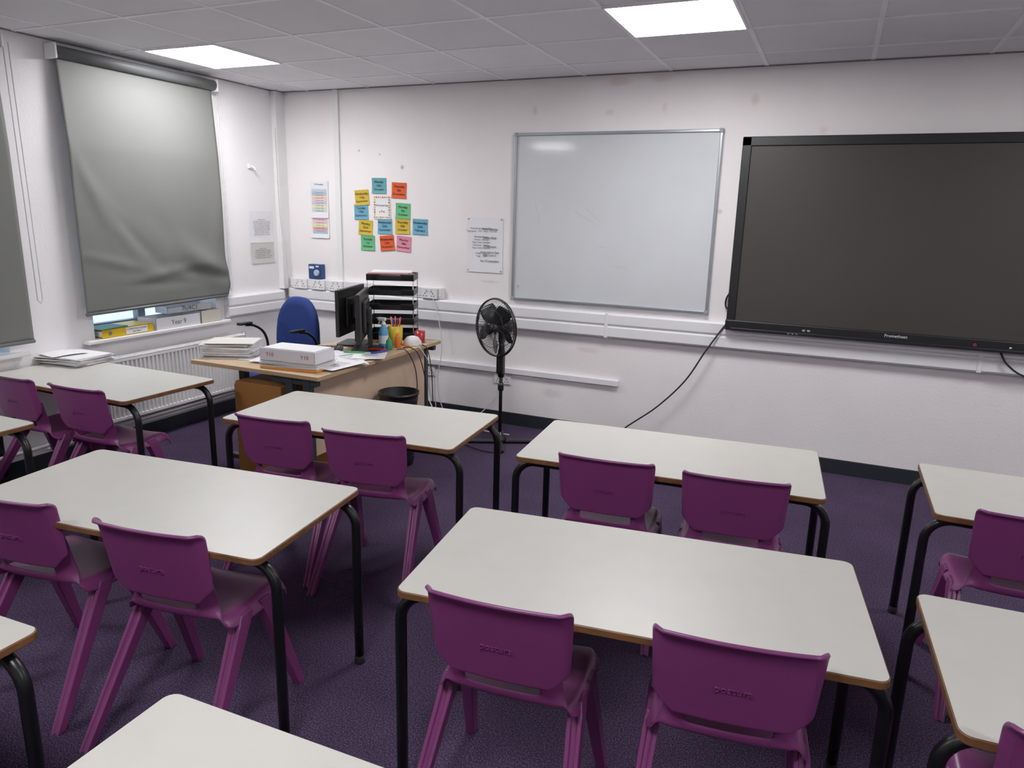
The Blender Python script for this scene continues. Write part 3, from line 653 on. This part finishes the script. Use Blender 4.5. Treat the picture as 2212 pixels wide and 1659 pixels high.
cable([(1.9,-.3,.01),(2.0,-.45,.01),(2.05,-.6,.01),(2.3,-.72,.01),(2.45,-.70,.01)],.005,BC,'black fan cable lying on the carpet')
# ------------------------------------------------------------------ fan
r=root('pedestal_fan','black pedestal fan with round wire cage and cross base','fan',(2.335,-.48,0),0)
b=B()
for k in range(4):
    a=PI/4*.6+PI/2*k;b.box((.12*math.cos(a),.12*math.sin(a),.016),(.25,.045,.022),.008,0,Matrix.Rotation(a,4,'Z'))
b.lathe([(.05,.02),(.05,.035),(.028,.06),(.024,.09)],18);ob('base',b.mesh('fb',BLKM),r)
b=B();b.tube([(0,0,.03),(0,0,.72)],.013,12);b.lathe([(.02,.40),(.022,.41),(.022,.44),(.016,.46)],14);ob('pole',b.mesh('fp',BLKM),r)
b=B();b.box((0,-.012,.60),(.055,.05,.15),.012);b.lathe([(.022,.50),(.027,.53),(.027,.68),(.02,.72),(.018,.76)],14)
for i in range(4):b.box((0,-.039,.56+.022*i),(.012,.006,.010),.002)
ob('control_housing',b.mesh('ch',BLKP),r)
A=math.radians(-113)
Mh=Matrix.Translation((0,0,.865))@Matrix.Rotation(A,4,'Z')@Matrix.Rotation(PI/2,4,'Y')
b=B();b.lathe([(.02,-.10),(.045,-.09),(.055,-.05),(.055,.0),(.045,.02),(.01,.022)],20,0,Mh);b.box((0,0,.80),(.04,.05,.10),.01);ob('motor_housing',b.mesh('mh',BLKP),r)
b=B();R=.205
def ringt(rad,z,t):
    b.tube([Mh@Vector((rad*math.cos(2*PI*k/48),rad*math.sin(2*PI*k/48),z)) for k in range(49)],t,6,0,False)
ringt(R,.055,.006);ringt(R*.99,.070,.004);ringt(R*.66,.112,.002);ringt(R*.66,.012,.002)
for k in range(64):
    a=2*PI*k/64;c,s=math.cos(a),math.sin(a);c2,s2=math.cos(a+.25),math.sin(a+.25)
    b.tube([Mh@Vector(p) for p in((.035*c2,.035*s2,.125),(.11*c,.11*s,.118),(.17*c,.17*s,.098),(R*c,R*s,.065))],.0014,4,0,False)
    b.tube([Mh@Vector(p) for p in((.05*c,.05*s,.0),(.12*c,.12*s,.004),(.175*c,.175*s,.018),(R*c,R*s,.055))],.0014,4,0,False)
b.lathe([(.001,.121),(.04,.123),(.042,.128),(.03,.134),(.001,.136)],20,0,Mh);ob('cage',b.mesh('cg',BLKM),r)
BLD=sc('smoky_blade',(40,41,45),.25)
for k in range(5):
    a0=2*PI*k/5
    def fbl(u,v):
        rr=.03+.15*v;w=.25+.42*math.sin(PI*min(1,v*.75+.2));a=a0+(u-.5)*w*1.5
        return Mh@Vector((rr*math.cos(a),rr*math.sin(a),.062+(u-.5)*.055))
    b=B();b.grid(fbl,8,8);o=ob('blade',b.mesh('bd',BLD),r);m=o.modifiers.new('s','SOLIDIFY');m.thickness=.002
b=B();b.lathe([(.001,.022),(.03,.03),(.032,.09),(.02,.10),(.001,.102)],18,0,Mh);ob('hub',b.mesh('hb',BLKP),r)
# ------------------------------------------------------------------ sill items and table papers
S=SZ+.006
r=root('ring_binder','yellow lever arch binder lying on the window sill','binder',(0,-1.67,S))
b=B();b.b2(-.16,.045,-.20,.20,0,.004,.001);b.b2(-.16,.045,-.20,.20,.055,.059,.001);b.b2(.041,.045,-.20,.20,0,.059,.001);ob('cover',b.mesh('cv',[sc('yellow_binder',(214,176,30),.4)]),r)
b=B();b.b2(-.155,.035,-.19,.19,.008,.045);ob('pages',b.mesh('pg',PAPER),r)
b=B();b.b2(.045,.0458,-.02,.15,.008,.052);l=ob('spine_label',b.mesh('sl',PAPER),r)
ob('printed_text',text_me('COMPUTING FOLDER\nkey stage 3',.016,INK,.0002),l,(.0462,.065,.03),(PI/2,0,PI/2))
b=B();b.tube([(.046,-.14,.03),(.0465,-.14,.03)],.013,12);ob('finger_hole',b.mesh('fh',ALU),r)
b=B();b.b2(-.12,.05,-.10,.12,0,.006);ob('booklet',b.mesh('bk',sc('green_booklet',(60,120,110))),None,(-.0,-1.79,S+.060),(0,0,.1),label='thin green booklet resting on the binder',category='booklet')
def sillbox(loc,w,d,h,rz,tx,lab,tint):
    r=root('storage_box',lab,'box',loc,rz);tray_box(w,d,h,tint,r,.003)
    if tx:ob('handwriting',text_me(tx,.05,sc('pencil_green',(80,110,90)),.0005),r,(w/2+.0005,0,h*.5),(PI/2,0,PI/2))
    return r
sillbox((-.04,-1.255,S),.19,.40,.085,0,'Year 9','white cardboard tray labelled Year 9 on sill',CARD)
sillbox((-.04,-.945,S),.19,.20,.095,0,None,'cream cardboard tray filled with papers on sill',sc('cream_card',(206,198,184),.7))
stack('paper_stack','papers standing in the cardboard tray on sill',(-.04,-.945,S+.004),0,.17,.17,7,.010,[PAPER,PAPER2,sc('dark_paper',(90,80,80))],.004,ang=.02)
sillbox((-.07,-1.09,S+.097),.13,.40,.05,-.04,'7h/4C1','white cardboard lid with handwriting on other boxes',CARD)
stack('paper_stack','stack of stapled white worksheets on the table',(.12,-2.14,TH),.12,.38,.25,12,.0045,[PAPER,PAPER2,PAPER],.020,ang=.15)
b=B();b.grid(lambda u,v:Vector(((u-.5)*.21,(v-.5)*.297,.004*math.sin(PI*u))),6,4);ob('paper_sheet',b.mesh('sh',PAPER),None,(.04,-2.17,TH+.060),(0,.0,1.4),label='loose worksheet on top of the stack',category='paper')
# ------------------------------------------------------------------ world, camera
w=bpy.data.worlds.new('World');SC.world=w;w.use_nodes=True
bg=w.node_tree.nodes['Background'];bg.inputs[0].default_value=(.66,.82,1,1);bg.inputs[1].default_value=1.7
f,yaw,pit,rol=1547.5,-.4135,.2336,.0252
fw=Vector((math.sin(yaw)*math.cos(pit),math.cos(yaw)*math.cos(pit),-math.sin(pit)))
r0=Vector((math.cos(yaw),-math.sin(yaw),0));u0=r0.cross(fw)
rr=math.cos(rol)*r0+math.sin(rol)*u0;uu=-math.sin(rol)*r0+math.cos(rol)*u0
cd=bpy.data.cameras.new('Camera');cam=bpy.data.objects.new('Camera',cd);COL.objects.link(cam)
cd.sensor_width=36;cd.lens=f/2212*36;cd.clip_start=.02
Mx=Matrix((rr,uu,-fw)).transposed().to_4x4();Mx.translation=(4.4394,-5.0753,1.6522);cam.matrix_world=Mx
SC.camera=cam
SC.view_settings.view_transform='Standard'
SC.view_settings.exposure=0
SC.view_settings.gamma=1.10
